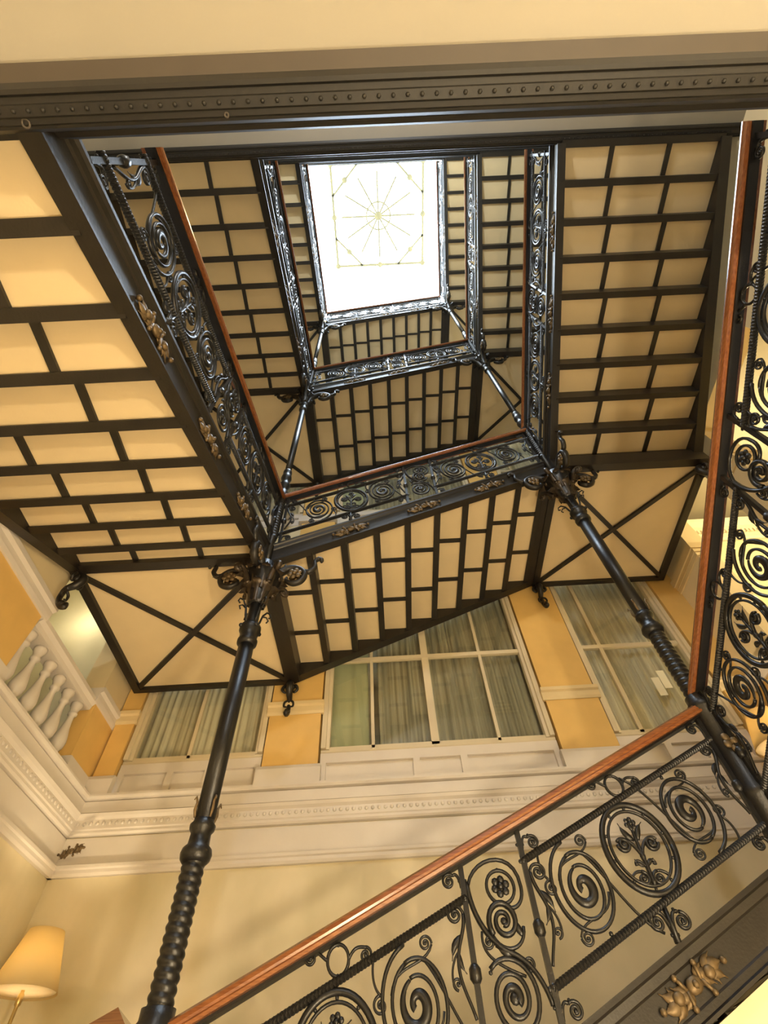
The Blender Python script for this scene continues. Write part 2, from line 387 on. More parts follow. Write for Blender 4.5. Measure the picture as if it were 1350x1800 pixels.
# ------------------------------------------------------------------ stair flights (local: x = up the run, y = away from the well, z = up)
U9 = 9
def flight(loc, rz, rise, L, off0, off1, label):
    sl = rise/L
    root = thing('stair_flight', loc, rz, label, 'stairs', 'panelled iron stair flights')
    g = (L-off0-off1)/U9
    ax = lambda p, q: (0, p, q)
    obj('inner_stringer', MB().extrude([(-.004, .0), (-.004, .014), (.012, .022), (.012, .05), (.018, .06), (.018, .19), (.008, .20), (.002, .235), (-.012, .245), (-.012, .268), (.05, .268), (.05, .03), (.085, .026), (.085, .0)], (0, 0, 0), (L, 0, rise), ax), 'iron2', root)
    obj('outer_stringer', MB().extrude([(1.75, -.01), (1.75, .24), (1.86, .24), (1.86, -.01)], (0, 0, 0), (L, 0, rise), ax), 'iron2', root)
    if off0 > .02: obj('trimmer_beam', MB().box(0, off0+.01, .05, 1.80, -.03, sl*g+.05), 'iron2', root)
    if off1 > .02: obj('trimmer_beam', MB().box(L-off1, L, .05, 1.80, rise-.04, rise+.22), 'iron2', root)
    widths = [(.075, .578), (.622, 1.198), (1.242, 1.765)]
    pm = [MB().box(.008, g-.022, a, b_, 0, .02).mesh('soffit_panel') for a, b_ in widths]
    rm = MB().extrude([(-.055, -.03), (-.055, -.016), (-.012, -.012), (-.012, sl*g+.02), (.014, sl*g+.02), (.014, -.03)], (0, .05, 0), (0, 1.80, 0), lambda p, q: (p, 0, q)).mesh('riser')
    dm = MB().box(.0, g, -.024, .024, -.022, .0).mesh('divider_bar')
    tm = MB().box(-.03, g, .05, 1.80, .03, .075).mesh('tread')
    for i in range(U9):
        u0 = off0+i*g; z = sl*(u0+g)+.028
        for p in pm: obj('soffit_panel', p, 'plaster', root, (u0, 0, z))
        for w in (.60, 1.22): obj('divider_bar', dm, 'iron2', root, (u0, w, z))
        obj('riser', rm, 'iron2', root, (u0+g, 0, z))
        obj('tread', tm, 'stone', root, (u0, 0, z))
    for s_ in (-.8, 0, .8):
        o = obj('ornament', ORN, 'bronze', root, (L/2+s_, .014, sl*(L/2+s_)+.125), (0, -math.atan(sl), 0))
        o['label'] = 'dull bronze leaf ornament on the stringer'
    return root

# ------------------------------------------------------------------ ornamental railing motifs in the (u, v) plane
def spiral(cx, cz, r0, r1, a0, turns, ex=1.0, ez=1.0, n=22, pw=1.0):
    N = max(8, int(n*abs(turns))); out = []
    for i in range(N+1):
        t = i/N; a = a0+2*PI*turns*t; r = r0+(r1-r0)*t**pw
        out.append((cx+r*ex*math.cos(a), 0, cz+r*ez*math.sin(a)))
    return out
def arc(cx, cz, rx, rz, a0, a1, n=24):
    return [(cx+rx*math.cos(a0+(a1-a0)*i/n), 0, cz+rz*math.sin(a0+(a1-a0)*i/n)) for i in range(n+1)]
def bez(p0, p1, p2, p3, n=12):
    o = []
    for i in range(n+1):
        t = i/n; a = (1-t)**3; b_ = 3*t*(1-t)**2; c = 3*t*t*(1-t); d = t**3
        o.append((a*p0[0]+b_*p1[0]+c*p2[0]+d*p3[0], 0, a*p0[1]+b_*p1[1]+c*p2[1]+d*p3[1]))
    return o
NR = (0, 1, 0)
def rod(mb, pts, r, taper=None, n=6):
    k = len(pts); r *= 1.45; rad = [r]*k
    if taper: rad = [r+(taper*1.45-r)*i/(k-1) for i in range(k)]
    return mb.tube(pts, rad, n, 1.35, NR)
def curl(mb, x, z, r, a0, turns, w=.005, eye=True):
    rod(mb, spiral(x, z, r, r*.16, a0, turns), w, w*.9)
    if eye: mb.ball((x, 0, z), w*1.9, 6)
def leaf(mb, x, z, ang, L, w=.016):
    """small pointed leaf"""
    d = (math.cos(ang), math.sin(ang)); nx = (-d[1], d[0]); pts = []; rad = []
    for i in range(7):
        t = i/6; c = .12*L*math.sin(t*PI)
        pts.append((x+d[0]*L*t+nx[0]*c, -.004*math.sin(t*PI), z+d[1]*L*t+nx[1]*c)); rad.append(max(.0025, w*math.sin(min(1, t*1.0+.12)*PI)))
    mb.tube(pts, rad, 6, .4, NR)
def flower(mb, x, z, r, n=6):
    for j in range(n):
        a = 2*PI*j/n+.3; mb.ball((x+r*.62*math.cos(a), -.006, z+r*.62*math.sin(a)), r*.38, 8, (1, .55, 1))
    mb.ball((x, -.012, z), r*.34, 8)
def ornament():
    mb = MB(); mb.ball((0, -.012, 0), .036, 10, (1.2, .6, .9)); mb.ball((0, -.03, 0), .016, 8)
    for sg in (1, -1):
        a0 = 0 if sg > 0 else PI
        for x, da, L, w in ((.02, 0, .10, .028), (.03, .55, .085, .024), (.03, -.55, .085, .024), (.085, .0, .115, .032), (.09, .62, .09, .026), (.09, -.62, .09, .026), (.10, 1.25, .055, .018), (.10, -1.25, .055, .018)):
            leaf(mb, x*sg, 0, a0+da, L, w)
        mb.ball((.10*sg, -.014, 0), .026, 8, (1.1, .7, 1)); mb.ball((.195*sg, -.01, 0), .016, 8)
        for z in (1, -1):
            mb.tube([(.045*sg, -.01, .0), (.055*sg, -.014, .035*z), (.06*sg, -.012, .05*z)], [.010, .009, .008], 6); mb.ball((.062*sg, -.012, .056*z), .014, 8)
    return mb
def mirror(mb):
    m = MB(); m.v = [(-x, y, z) for x, y, z in mb.v]; m.f = [f[::-1] for f in mb.f]; m.smooth = list(mb.smooth); return m
def rot180(mb):
    m = MB(); m.v = [(-x, y, -z) for x, y, z in mb.v]; m.f = list(mb.f); m.smooth = list(mb.smooth); return m

def spiral_motif():
    # tall oval loop that winds inwards into a broad flat volute, with tendrils
    mb = MB(); ex, ez = .168, .214
    rod(mb, spiral(0, .0, 1.0, .70, PI*.60, 1.02, ex, ez, 44, .9), .0068)
    p = spiral(.0, -.006, .72, .45, PI*.62, 1.0, ex, ez, 36); rod(mb, p, .0062)
    p = spiral(.0, -.006, .45, .09, PI*.62, 1.3, ex, ez*.95, 40, .9)
    k = len(p); mb.tube(p, [.008+.0175*math.sin(min(1, (i/(k-1))*1.2)*PI*.85) for i in range(k)], 6, .55, NR)
    # tendrils, each ending in a small curl
    rod(mb, bez((-.115, .03), (-.10, .15), (.05, .11), (.085, .20)), .0042); curl(mb, .055, .205, .031, 0, 1.6, .0042)
    rod(mb, bez((.115, -.03), (.10, -.15), (-.05, -.11), (-.085, -.20)), .0042); curl(mb, -.055, -.205, .031, PI, 1.6, .0042)
    rod(mb, bez((.04, .15), (.13, .06), (.20, -.16), (.315, -.205)), .0045)
    curl(mb, -.165, .0, .034, PI/2, 1.5, .0045); rod(mb, bez((-.165, .034), (-.20, .06), (-.205, .12), (-.19, .17)), .0042)
    mb.ball((-.055, 0, .205), .013, 6); mb.ball((.06, 0, -.195), .012, 6)
    return mb
def medallion():
    mb = MB(); a, c = .182, .212
    mb.tube(arc(0, 0, a, c, 0, 2*PI, 44), .0165, 6, .9, NR)
    rod(mb, arc(0, 0, a-.032, c-.034, 0, 2*PI, 40), .0055)
    for j in range(10):
        t = 2*PI*(j+.5)/10; mb.ball(((a-.019)*math.cos(t), 0, (c-.02)*math.sin(t)), .0095, 6)
    return mb
def palmette():
    mb = MB()
    rod(mb, bez((0, -.175), (.004, -.1), (-.004, 0), (0, .10)), .009, .005)
    flower(mb, 0, .112, .036)
    for s_ in (1, -1):
        rod(mb, bez((0, -.05), (.02*s_, .03), (.08*s_, .06), (.108*s_, .03)), .0062); 
        rod(mb, spiral(.075*s_, .015, .036, .006, 0 if s_ > 0 else PI, -1.7*s_), .0062, .007); mb.ball((.075*s_, 0, .015), .014, 8, (1, .6, 1))
        rod(mb, bez((0, -.10), (.03*s_, -.05), (.055*s_, -.06), (.05*s_, -.085)), .005); mb.ball((.045*s_, 0, -.078), .010, 6)
        curl(mb, .040*s_, -.145, .032, PI/2, 1.4*s_, .006)
        rod(mb, bez((.040*s_, -.113), (.075*s_, -.108), (.09*s_, -.13), (.10*s_, -.14)), .005)
        leaf(mb, .012*s_, .03, PI/2-.55*s_, .105, .018)
        leaf(mb, .008*s_, -.09, PI/2-.9*s_, .055, .013)
    mb.ball((0, 0, -.045), .02, 8, (.8, .8, 1.4))
    return mb
def centre_motif():
    # between the two posts: flower ring above, S-scroll, big volute below
    mb = MB()
    rod(mb, arc(.02, .225, .070, .072, 0, 2*PI, 26), .006); 
    rod(mb, bez((-.15, .20), (-.15, .36), (.13, .42), (.125, .22))+bez((.125, .22), (.125, .14), (.06, .12), (.03, .145))[1:], .0065)
    flower(mb, .02, .225, .05)
    rod(mb, bez((-.15, .25), (-.15, .10), (-.07, .0), (0, -.03))+bez((0, -.03), (.09, -.06), (.14, -.14), (.15, -.22))[1:], .0095, .007)
    p = spiral(.005, .085, .085, .015, PI*1.2, -1.9, .9, 1.0); rod(mb, p, .010, .007); mb.ball((.005, 0, .085), .017, 8, (1, .6, 1))
    rod(mb, bez((-.06, .03), (-.02, -.05), (.09, -.03), (.095, .06)), .006); leaf(mb, .09, .02, 1.9, .09, .018); leaf(mb, .03, -.03, 2.9, .09, .022)
    p = spiral(-.01, -.19, 1.0, .14, PI*.75, -2.5, .125, .145, 30, .9); k = len(p)
    mb.tube(p, [.0115+.010*max(0, (i/(k-1)-.6)/.4) for i in range(k)], 6, .8, NR); mb.ball((-.01, 0, -.19), .024, 10, (1, .5, 1))
    rod(mb, bez((-.11, .05), (-.13, -.03), (-.08, -.07), (.06, -.12)), .0045); curl(mb, -.085, .01, .028, PI, 1.5, .0045)
    curl(mb, .085, -.075, .026, -PI/2, 1.3, .005)
    for x, z in ((.03, .14), (.02, .30), (.085, -.10), (-.10, -.10)): mb.ball((x, 0, z), .010, 6)
    return mb
def post_mesh(h):
    mb = MB(); mb.bar((0, 0, 0), (0, 0, h), .026, .026, (0, 1, 0))
    for z in (h*.46,):
        mb.lathe([(.016, -.035), (.028, -.018), (.028, .018), (.016, .035)], 8, (0, 0, z))
    for z in (.155, h-.145): 
        flower(mb, 0, z, .030, 4); mb.ball((0, 0, z), .02, 8)
    for z, s_ in ((.09, 1), (.09, -1), (h-.07, 1), (h-.07, -1)): mb.ball((.016*s_, 0, z), .009, 6)
    return mb
def side_scroll():
    # leafy S-scroll that hugs a post (drawn for the right side of a post)
    mb = MB()
    curl(mb, .052, .20, .042, PI, -1.7, .0055)
    rod(mb, bez((.010, .20), (.012, .13), (.05, .10), (.060, .03))+bez((.06, .03), (.07, -.05), (.03, -.1), (.012, -.17))[1:], .007, .005)
    leaf(mb, .03, .12, -1.0, .11, .018); leaf(mb, .055, .06, -1.9, .085, .014)
    rod(mb, bez((.055, .06), (.10, .02), (.11, -.06), (.075, -.075)), .004); curl(mb, .075, -.05, .024, -PI/2, 1.2, .004)
    return mb
def top_curls():
    # ring with two S-curls filling the gap below the handrail
    mb = MB(); rod(mb, arc(0, 0, .050, .058, 0, 2*PI, 24), .0055)
    for s_ in (1, -1):
        rod(mb, bez((.05*s_, .0), (.075*s_, .02*s_+.03), (.10*s_, .045), (.135*s_, .04)), .005)
        curl(mb, .130*s_, .012, .030, PI/2, -1.6*s_, .005)
    mb.ball((0, 0, .055), .009, 6); mb.ball((0, 0, -.055), .009, 6)
    return mb
def corner_curl():
    mb = MB(); curl(mb, .062, .0, .034, PI*.75, -1.7, .0052); rod(mb, bez((.0, -.03), (.005, .02), (.02, .04), (.038, .024)), .0052); mb.ball((.045, 0, .036), .008, 6)
    return mb
def foot_motif():
    mb = MB(); rod(mb, [(0, 0, .0), (.0, 0, .15)], .011, .008)
    for s_ in (1, -1):
        rod(mb, bez((.004*s_, .02), (.01*s_, .10), (.03*s_, .13), (.055*s_, .118)), .006); curl(mb, .062*s_, .080, .038, PI/2, -1.6*s_, .0058)
        mb.ball((.014*s_, 0, .03), .010, 6); mb.ball((.04*s_, 0, .128), .009, 6)
    mb.ball((0, 0, .006), .016, 8, (1.2, 1, .5))
    return mb
_sp = spiral_motif()
ORN = ornament().mesh('ornament')
MOT = dict(spA=_sp.mesh('spiral_scroll'), spB=rot180(_sp).mesh('spiral_scroll'), med=medallion().mesh('medallion_ring'), palm=palmette().mesh('palmette'), mid=centre_motif().mesh('scroll_panel'),
           post=post_mesh(.797).mesh('post'), sideR=side_scroll().mesh('leaf_scroll'), sideL=mirror(side_scroll()).mesh('leaf_scroll'), top=top_curls().mesh('ring_scroll'),
           curlR=corner_curl().mesh('corner_curl'), curlL=mirror(corner_curl()).mesh('corner_curl'), foot=foot_motif().mesh('foot_scroll'))
def rope(L, rise, r=.021, tw=.016):
    """twisted square bar"""
    N = int(L/.0053); mb = MB(); vs = []; fs = []; n = 5
    for i in range(N+1):
        t = i/N; a0 = 2*PI*t*L/tw/5
        for j in range(n):
            a = a0+2*PI*j/n; vs.append((t*L, r*math.cos(a), t*rise+r*math.sin(a)))
    for i in range(N):
        for j in range(n): a = i*n+j; b_ = i*n+(j+1) % n; fs.append((a, b_, b_+n, a+n))
    fs += [tuple(range(n))[::-1], tuple(N*n+j for j in range(n))]
    return mb.add(vs, fs)
HR = [(-.052, 1.075), (-.056, 1.09), (-.050, 1.098), (-.056, 1.108), (-.050, 1.128), (-.03, 1.143), (0, 1.148), (.03, 1.143), (.050, 1.128), (.056, 1.108), (.050, 1.098), (.056, 1.09), (.052, 1.075)]
def railing(loc, rz, rise, L, label):
    sl = rise/L; C = L/2
    root = thing('stair_railing', loc, rz, label, 'railing', 'scrolled iron stair railings')
    ax = lambda p, q: (0, p, q)
    obj('handrail', MB().extrude(HR, (.02, 0, sl*.02), (L-.02, 0, sl*(L-.02)), ax), 'wood', root)['label'] = 'polished reddish wooden handrail'
    obj('rail_plate', MB().extrude([(-.028, 1.062), (.028, 1.062), (.028, 1.076), (-.028, 1.076)], (.02, 0, sl*.02), (L-.02, 0, sl*(L-.02)), ax), 'iron', root)
    for v, nm in ((.42, 'bottom_bar'), (.92, 'top_bar')):
        hl = C-.17-.05; rm_ = rope(hl, sl*hl).mesh(nm)
        for u_ in (.05, C+.17): obj(nm, rm_, 'iron', root, (u_, 0, sl*u_+v))
    def put(nm, key, du, v): return obj(nm, MOT[key], 'iron', root, (C+du, 0, sl*(C+du)+v))
    for du in (-1.52, -.17, .17, 1.52): put('post', 'post', du, .268)
    for s_, d in ((1, 1), (-1, -1)):
        put('spiral_scroll', 'spA', .445*s_, .67); put('spiral_scroll', 'spB', 1.165*s_, .67)
        md = put('medallion_ring', 'med', .805*s_, .672); obj('palmette', MOT['palm'], 'iron', md)
        put('ring_scroll', 'top', .805*s_, .992)
        put('foot_scroll', 'foot', .805*s_, .268)
        put('leaf_scroll', 'sideR' if s_ > 0 else 'sideL', .18*s_, .66); put('leaf_scroll', 'sideL' if s_ > 0 else 'sideR', 1.51*s_, .66)
        put('corner_curl', 'curlR' if s_ > 0 else 'curlL', .18*s_, 1.0); put('corner_curl', 'curlL' if s_ > 0 else 'curlR', 1.51*s_, 1.0)
        put('corner_curl', 'curlR' if s_ > 0 else 'curlL', .18*s_, .34); put('corner_curl', 'curlL' if s_ > 0 else 'curlR', 1.51*s_, .34)
    put('scroll_panel', 'mid', 0, .66)
    return root

# ------------------------------------------------------------------ landings
def bracket_mesh():
    mb = MB()
    p, r = smooth([(0, .02, .0), (0, -.06, -.02), (0, -.11, -.09), (0, -.07, -.16), (0, -.01, -.20), (0, .0, -.28), (0, -.015, -.36), (0, -.06, -.42), (0, -.10, -.43), (0, -.105, -.39)], [.03, .036, .042, .038, .03, .026, .024, .028, .03, .016], 4)
    mb.tube(p, r, 8)
    for z, y, r_ in ((-.08, -.06, .05), (-.40, -.07, .034)): mb.ball((0, y, z), r_, 8, (1.2, .8, 1))
    for s_ in (1, -1):
        p, r = smooth([(0, -.03, -.05), (.06*s_, -.06, -.06), (.085*s_, -.06, -.11), (.05*s_, -.05, -.14), (.03*s_, -.05, -.11)], [.018, .02, .018, .014, .008], 4); mb.tube(p, r, 6)
        p, r = smooth([(0, -.02, -.22), (.045*s_, -.03, -.25), (.05*s_, -.03, -.30), (.02*s_, -.03, -.31)], [.012, .014, .012, .006], 4); mb.tube(p, r, 6)
    return mb.mesh('wall_bracket')
BRK = bracket_mesh()
def landing(x0, x1, y0, y1, z, left, label):
    root = thing('stair_landing', (x0, y0, z), 0, label, 'landing', 'corner stair landings')
    w, d = x1-x0, y1-y0
    obj('soffit_panel', MB().box(.02, w-.02, .02, d-.02, .03, .06), 'plaster', root)
    obj('floor_slab', MB().box(.02, w-.02, .02, d-.02, .17, .22), 'stone', root)
    for a in ((-.0, w, -.10, .0), (0, w, d-.05, d+.01), (0, .085, 0, d), (w-.085, w, 0, d)): obj('edge_beam', MB().box(*a, -.015, .22), 'iron2', root)
    obj('cross_brace', MB().bar((.03, .0, .012), (w-.03, d-.02, .012), .055, .03), 'iron2', root)
    obj('cross_brace', MB().bar((.03, d-.02, .010), (w-.03, 0, .010), .055, .03), 'iron2', root)
    for px in ((w-.02, .06) if left else (.06, w-.02)): 
        o = obj('wall_bracket', BRK, 'iron2', root, (px, d+.02, -.01)); o['label'] = 'scrolled iron wall bracket'; break
    o = obj('wall_bracket', BRK, 'iron2', root, (.05 if left else w-.05, .0, -.01), (0, 0, PI/2 if left else -PI/2)); o['label'] = 'scrolled iron wall bracket'
    return root

# ------------------------------------------------------------------ columns
def leaf3(mb, ang, r0, z0, h, out, w):
    """acanthus leaf curling outwards, standing on a core of radius r0"""
    vs = []; fs = []; n = 7; ca, sa = math.cos(ang), math.sin(ang)
    for i in range(n):
        t = i/(n-1); r = r0+out*(t**2.2) + (.012 if 0 < t < 1 else 0); z = z0+h*math.sin(t*PI*.62)/math.sin(PI*.5) if t < .8 else z0+h*math.sin(.8*PI*.62)-(t-.8)*h*.7
        ww = w*(.55+.6*math.sin(t*PI*.8+.3))*(1 if t < .85 else .55)
        for k_, s_ in enumerate((-1, -.5, 0, .5, 1)):
            rr_ = r-.012*abs(s_)*1.2+(.006 if s_ == 0 else 0); vs.append((rr_*ca-s_*ww*sa, rr_*sa+s_*ww*ca, z))
    for i in range(n-1):
        for j in range(4): a = i*5+j; fs.append((a, a+1, a+6, a+5))
    mb.add(vs, fs, True)
def scroll_bracket():
    """side bracket: broad S-ribbon with a rosette in its eye, drawn along +x"""
    mb = MB()
    p, r = smooth([(.05, 0, -.50), (.08, 0, -.34), (.13, 0, -.21), (.22, 0, -.13), (.32, 0, -.13), (.385, 0, -.20), (.365, 0, -.29), (.29, 0, -.325), (.225, 0, -.285), (.225, 0, -.24)], [.030, .034, .036, .034, .03, .028, .026, .024, .02, .012])
    mb.tube(p, r, 8, 1.3, (0, 1, 0))
    p, r = smooth([(.345, 0, -.14), (.42, 0, -.18), (.475, 0, -.12), (.47, 0, -.04), (.50, 0, .0), (.535, 0, -.015), (.53, 0, -.045)], [.018, .024, .022, .02, .022, .02, .014]); mb.tube(p, r, 8, 1.2, (0, 1, 0))
    for t, ang in (((.13, -.21), 2.3), ((.22, -.13), 1.9), ((.385, -.20), .2)): leaf(mb, t[0], t[1], ang, .09, .02)
    return mb.mesh('scroll_bracket')
SBR = scroll_bracket()
ros = MB(); flower(ros, 0, 0, .07, 6); ROS = ros.mesh('rosette')
def ribs(r0, r1, z0, z1, n, amp):
    out = []
    for i in range(n*4+1):
        t = i/(n*4); r = r0+(r1-r0)*t+amp*(.5-.5*math.cos(t*n*2*PI)); out.append((r, z0+(z1-z0)*t))
    return out
def helix_shaft(r, z0, z1, amp, pitch, n=20):
    """rope-like twisted shaft"""
    N = int((z1-z0)/.0065); mb = MB(); vs = []; fs = []
    for i in range(N+1):
        z = z0+(z1-z0)*i/N
        for j in range(n):
            a = 2*PI*j/n; rr_ = r+amp*(abs(math.sin((z/pitch)*PI+a/2))); vs.append((rr_*math.cos(a), rr_*math.sin(a), z))
    for i in range(N):
        for j in range(n): a = i*n+j; b_ = i*n+(j+1) % n; fs.append((a, b_, b_+n, a+n))
    return mb.add(vs, fs, True)
def column(x, y, z, low, dirs, label, base=None, h=None):
    """low: the stout ground storey column, otherwise the slender upper one; z is the soffit of the landing it stands at"""
    root = thing('iron_column', (x, y, z), 0, label, 'column', 'iron columns at the well corners')
    h = h or (4.27 if low else 4.40)
    if low:
        b0 = base-z
        obj('lower_shaft', MB().lathe([(.13, b0), (.13, b0+.1), (.10, b0+.14), (.076, b0+.2), (.074, .55), (.085, .56), (.085, .60), (.075, .62), (.072, 1.10), (.09, 1.12), (.09, 1.16), (.076, 1.18), (.076, 1.22)], 24), 'iron', root)
        ro = obj('rosette', ROS, 'bronze', root, (0, -.075, .86)); ro['label'] = 'small bronze flower on the shaft'
        obj('twisted_shaft', helix_shaft(.053, 1.20, 1.80, .009, .042), 'iron', root)
        obj('ring_collar', MB().lathe([(.062, 1.78), (.080, 1.80), (.086, 1.825), (.080, 1.85), (.060, 1.87), (.056, 1.93), (.070, 1.95), (.073, 1.97), (.060, 1.985), (.056, 2.0)], 24), 'iron', root)
        cu = MB()
        for j in range(4):
            a = PI/4+PI/2*j; ca, sa = math.cos(a), math.sin(a)
            cu.tube([(.062*ca, .062*sa, 2.0), (.072*ca, .072*sa, 2.04), (.068*ca, .068*sa, 2.08), (.082*ca, .082*sa, 2.11), (.09*ca, .09*sa, 2.09)], [.007, .009, .008, .007, .004], 6)
        obj('leaf_curls', cu, 'bronze', root)
        obj('shaft', MB().lathe([(.056, 1.99), (.060, 2.6), (.060, 3.30)], 24), 'iron', root)
        obj('neck_collar', MB().lathe([(.060, 3.27), (.078, 3.29), (.080, 3.32), (.070, 3.34), (.072, 3.40), (.086, 3.42), (.086, 3.46), (.062, 3.48), (.050, 3.52), (.052, 3.78)], 24), 'iron', root)
        cu = MB()
        for j in range(4):
            a = PI/4+PI/2*j; ca, sa = math.cos(a), math.sin(a)
            pth = [(.05, 3.50), (.07, 3.56), (.085, 3.64), (.12, 3.70), (.155, 3.70), (.165, 3.665), (.145, 3.65)]
            cu.tube([(r_*ca, r_*sa, z_) for r_, z_ in pth], [.010, .010, .009, .008, .007, .006, .008], 6)
            pth = [(.085, 3.63), (.12, 3.645), (.145, 3.62), (.13, 3.59)]
            cu.tube([(r_*ca, r_*sa, z_) for r_, z_ in pth], [.008, .007, .006, .007], 6)
            cu.ball((.088*ca, .088*sa, 3.44), .018, 8)
        obj('tendrils', cu, 'iron', root)
        zc, s_ = 3.74, 1.28
    else:
        obj('stem', MB().lathe([(.040, .0), (.040, .36), (.052, .38), (.052, .41)], 8), 'iron', root)
        obj('twisted_shaft', helix_shaft(.043, .41, 1.12, .013, .045, 16), 'iron', root)
        obj('bulb_collar', MB().lathe([(.05, 1.12), (.056, 1.14), (.056, 1.26), (.04, 1.29), (.042, 1.32), (.062, 1.38), (.064, 1.42), (.045, 1.47), (.05, 1.52), (.064, 1.56), (.058, 1.62), (.042, 1.66), (.055, 1.70), (.05, 1.74), (.040, 1.76)], 20), 'iron', root)
        obj('shaft', MB().lathe([(.040, 1.74), (.043, 2.6), (.042, 3.66)], 20), 'iron', root)
        obj('neck_collar', MB().lathe([(.042, 3.62), (.06, 3.65), (.062, 3.70), (.045, 3.73), (.05, 3.80), (.066, 3.84), (.05, 3.90)], 20), 'iron', root)
        zc, s_ = h-.46, .85
    cap = obj('capital', MB().lathe([(.05*s_, zc-.03), (.062*s_, zc), (.075*s_, zc+.10), (.105*s_, zc+.24), (.135*s_, zc+.30), (.140*s_, zc+.33), (.10*s_, zc+.35), (.075*s_, zc+.36), (.065*s_, h-.02)], 20), 'iron', root)
    lm = MB()
    for j in range(8): leaf3(lm, 2*PI*j/8, .060*s_, zc-.03, .16*s_, .085*s_, .026*s_)
    for j in range(8): leaf3(lm, 2*PI*(j+.5)/8, .082*s_, zc+.10, .17*s_, .105*s_, .030*s_)
    for j in range(8): lm.ball((.12*s_*math.cos(2*PI*j/8), .12*s_*math.sin(2*PI*j/8), zc+.30), .024*s_, 6)
    obj('acanthus_leaves', lm, 'dbronze' if low else 'iron', cap)
    vo = MB()
    for j in range(4):
        a = PI/4+PI/2*j; ca, sa = math.cos(a), math.sin(a)
        pth = [(r_, z_) for r_, z_ in ((.10, zc+.16), (.13, zc+.26), (.17, zc+.32), (.205, zc+.31), (.21, zc+.275), (.185, zc+.26), (.17, zc+.28))]
        q_, w_ = smooth([(r_*ca*s_, r_*sa*s_, z_) for r_, z_ in pth], [.020*s_]*5+[.015*s_, .016*s_], 4); vo.tube(q_, w_, 6)
        vo.ball((.187*ca*s_, .187*sa*s_, zc+.285), .022*s_, 8)
    obj('volutes', vo, 'dbronze' if low else 'iron', cap)
    for a in dirs:
        br = obj('scroll_bracket', SBR, 'iron2', root, (0, 0, h+(.02 if low else 0)), (0, 0, a))
        for s2 in (1, -1): obj('rosette', ROS, 'bronze', br, (.300, -.030*s2, -.225), (0, 0, 0 if s2 > 0 else PI))
    return root

# ------------------------------------------------------------------ the stairs, storey by storey
storey = {0: 'lowest storey, just ahead', 1: 'first storey overhead', 2: 'second storey overhead', 3: 'topmost storey under the skylight'}
short = {0: 'lowest storey', 1: 'first storey overhead', 2: 'second storey overhead', 3: 'topmost storey'}
OFF = {0: H0, 1: 0, 2: H, 3: 2*H}
LEN = YF-YN
spec = [ # name, start, rotation, rise, run, offsets
    ('left-hand', (XL, YN, 2.19), PI/2, 1.455, LEN, -.04, .0),
    ('far cross', (XL, YF, 3.635), 0, 1.412, XR-XL, .07, .08),
    ('right-hand', (XR, YF, 5.13), -PI/2, 1.31, LEN, .05, -.01)]
for nm, loc, rz, rise, L, o0, o1 in spec:
    f1 = flight(loc, rz, rise, L, o0, o1, '%s stair flight with cream panelled underside, %s' % (nm, short[1]))
    r1 = railing(loc, rz, rise, L, '%s black scrollwork stair railing with wooden handrail, %s' % (nm, short[1]))
    for k in (0, 2, 3):
        copy_tree(f1, OFF[k], '%s stair flight with cream panelled underside, %s' % (nm, short[k]))
        copy_tree(r1, OFF[k], '%s black scrollwork stair railing with wooden handrail, %s' % (nm, short[k]))
ll = landing(XL-WD+.005, XL, YF, 4.89, ZL, True, 'flat left corner landing with crossed iron braces, %s' % short[1])
lr = landing(XR, XR+WD, YF, 4.89, ZR, False, 'flat right corner landing with crossed iron braces, %s' % short[1])
for k in (0, 2, 3):
    copy_tree(ll, OFF[k], 'flat left corner landing with crossed iron braces, %s' % short[k])
    copy_tree(lr, OFF[k], 'flat right corner landing with crossed iron braces, %s' % short[k])
for x, zz, nm, dirs in ((XL, ZL, 'left', (0, PI, -PI/2)), (XR, ZR, 'right', (PI, 0, -PI/2))):
    column(x, YF, zz+H0, True, dirs, 'stout black iron column with twisted shaft, %s corner, %s' % (nm, short[0]), FLOOR)
    c1 = column(x, YF, zz, False, dirs, 'slender iron column with twisted lower shaft, %s corner, %s' % (nm, short[1]))
    copy_tree(c1, H, 'slender iron column with twisted lower shaft, %s corner, %s' % (nm, short[2]))
# plain wall closing the space under the lowest far flight
sp = MB(); z0 = 3.635+H0
sp.add([(XL+.0, YF+.06, FLOOR), (XR+.05, YF+.06, FLOOR), (XR+.05, YF+.06, z0+1.412-.002), (XL, YF+.06, z0-.002), (XL, YF+.12, FLOOR), (XR+.05, YF+.12, FLOOR), (XR+.05, YF+.12, z0+1.412-.002), (XL, YF+.12, z0-.002)],
       [(0, 1, 2, 3), (7, 6, 5, 4), (0, 4, 5, 1), (1, 5, 6, 2), (2, 6, 7, 3), (3, 7, 4, 0)])
struct(obj('wall_stair', sp, 'wall'))

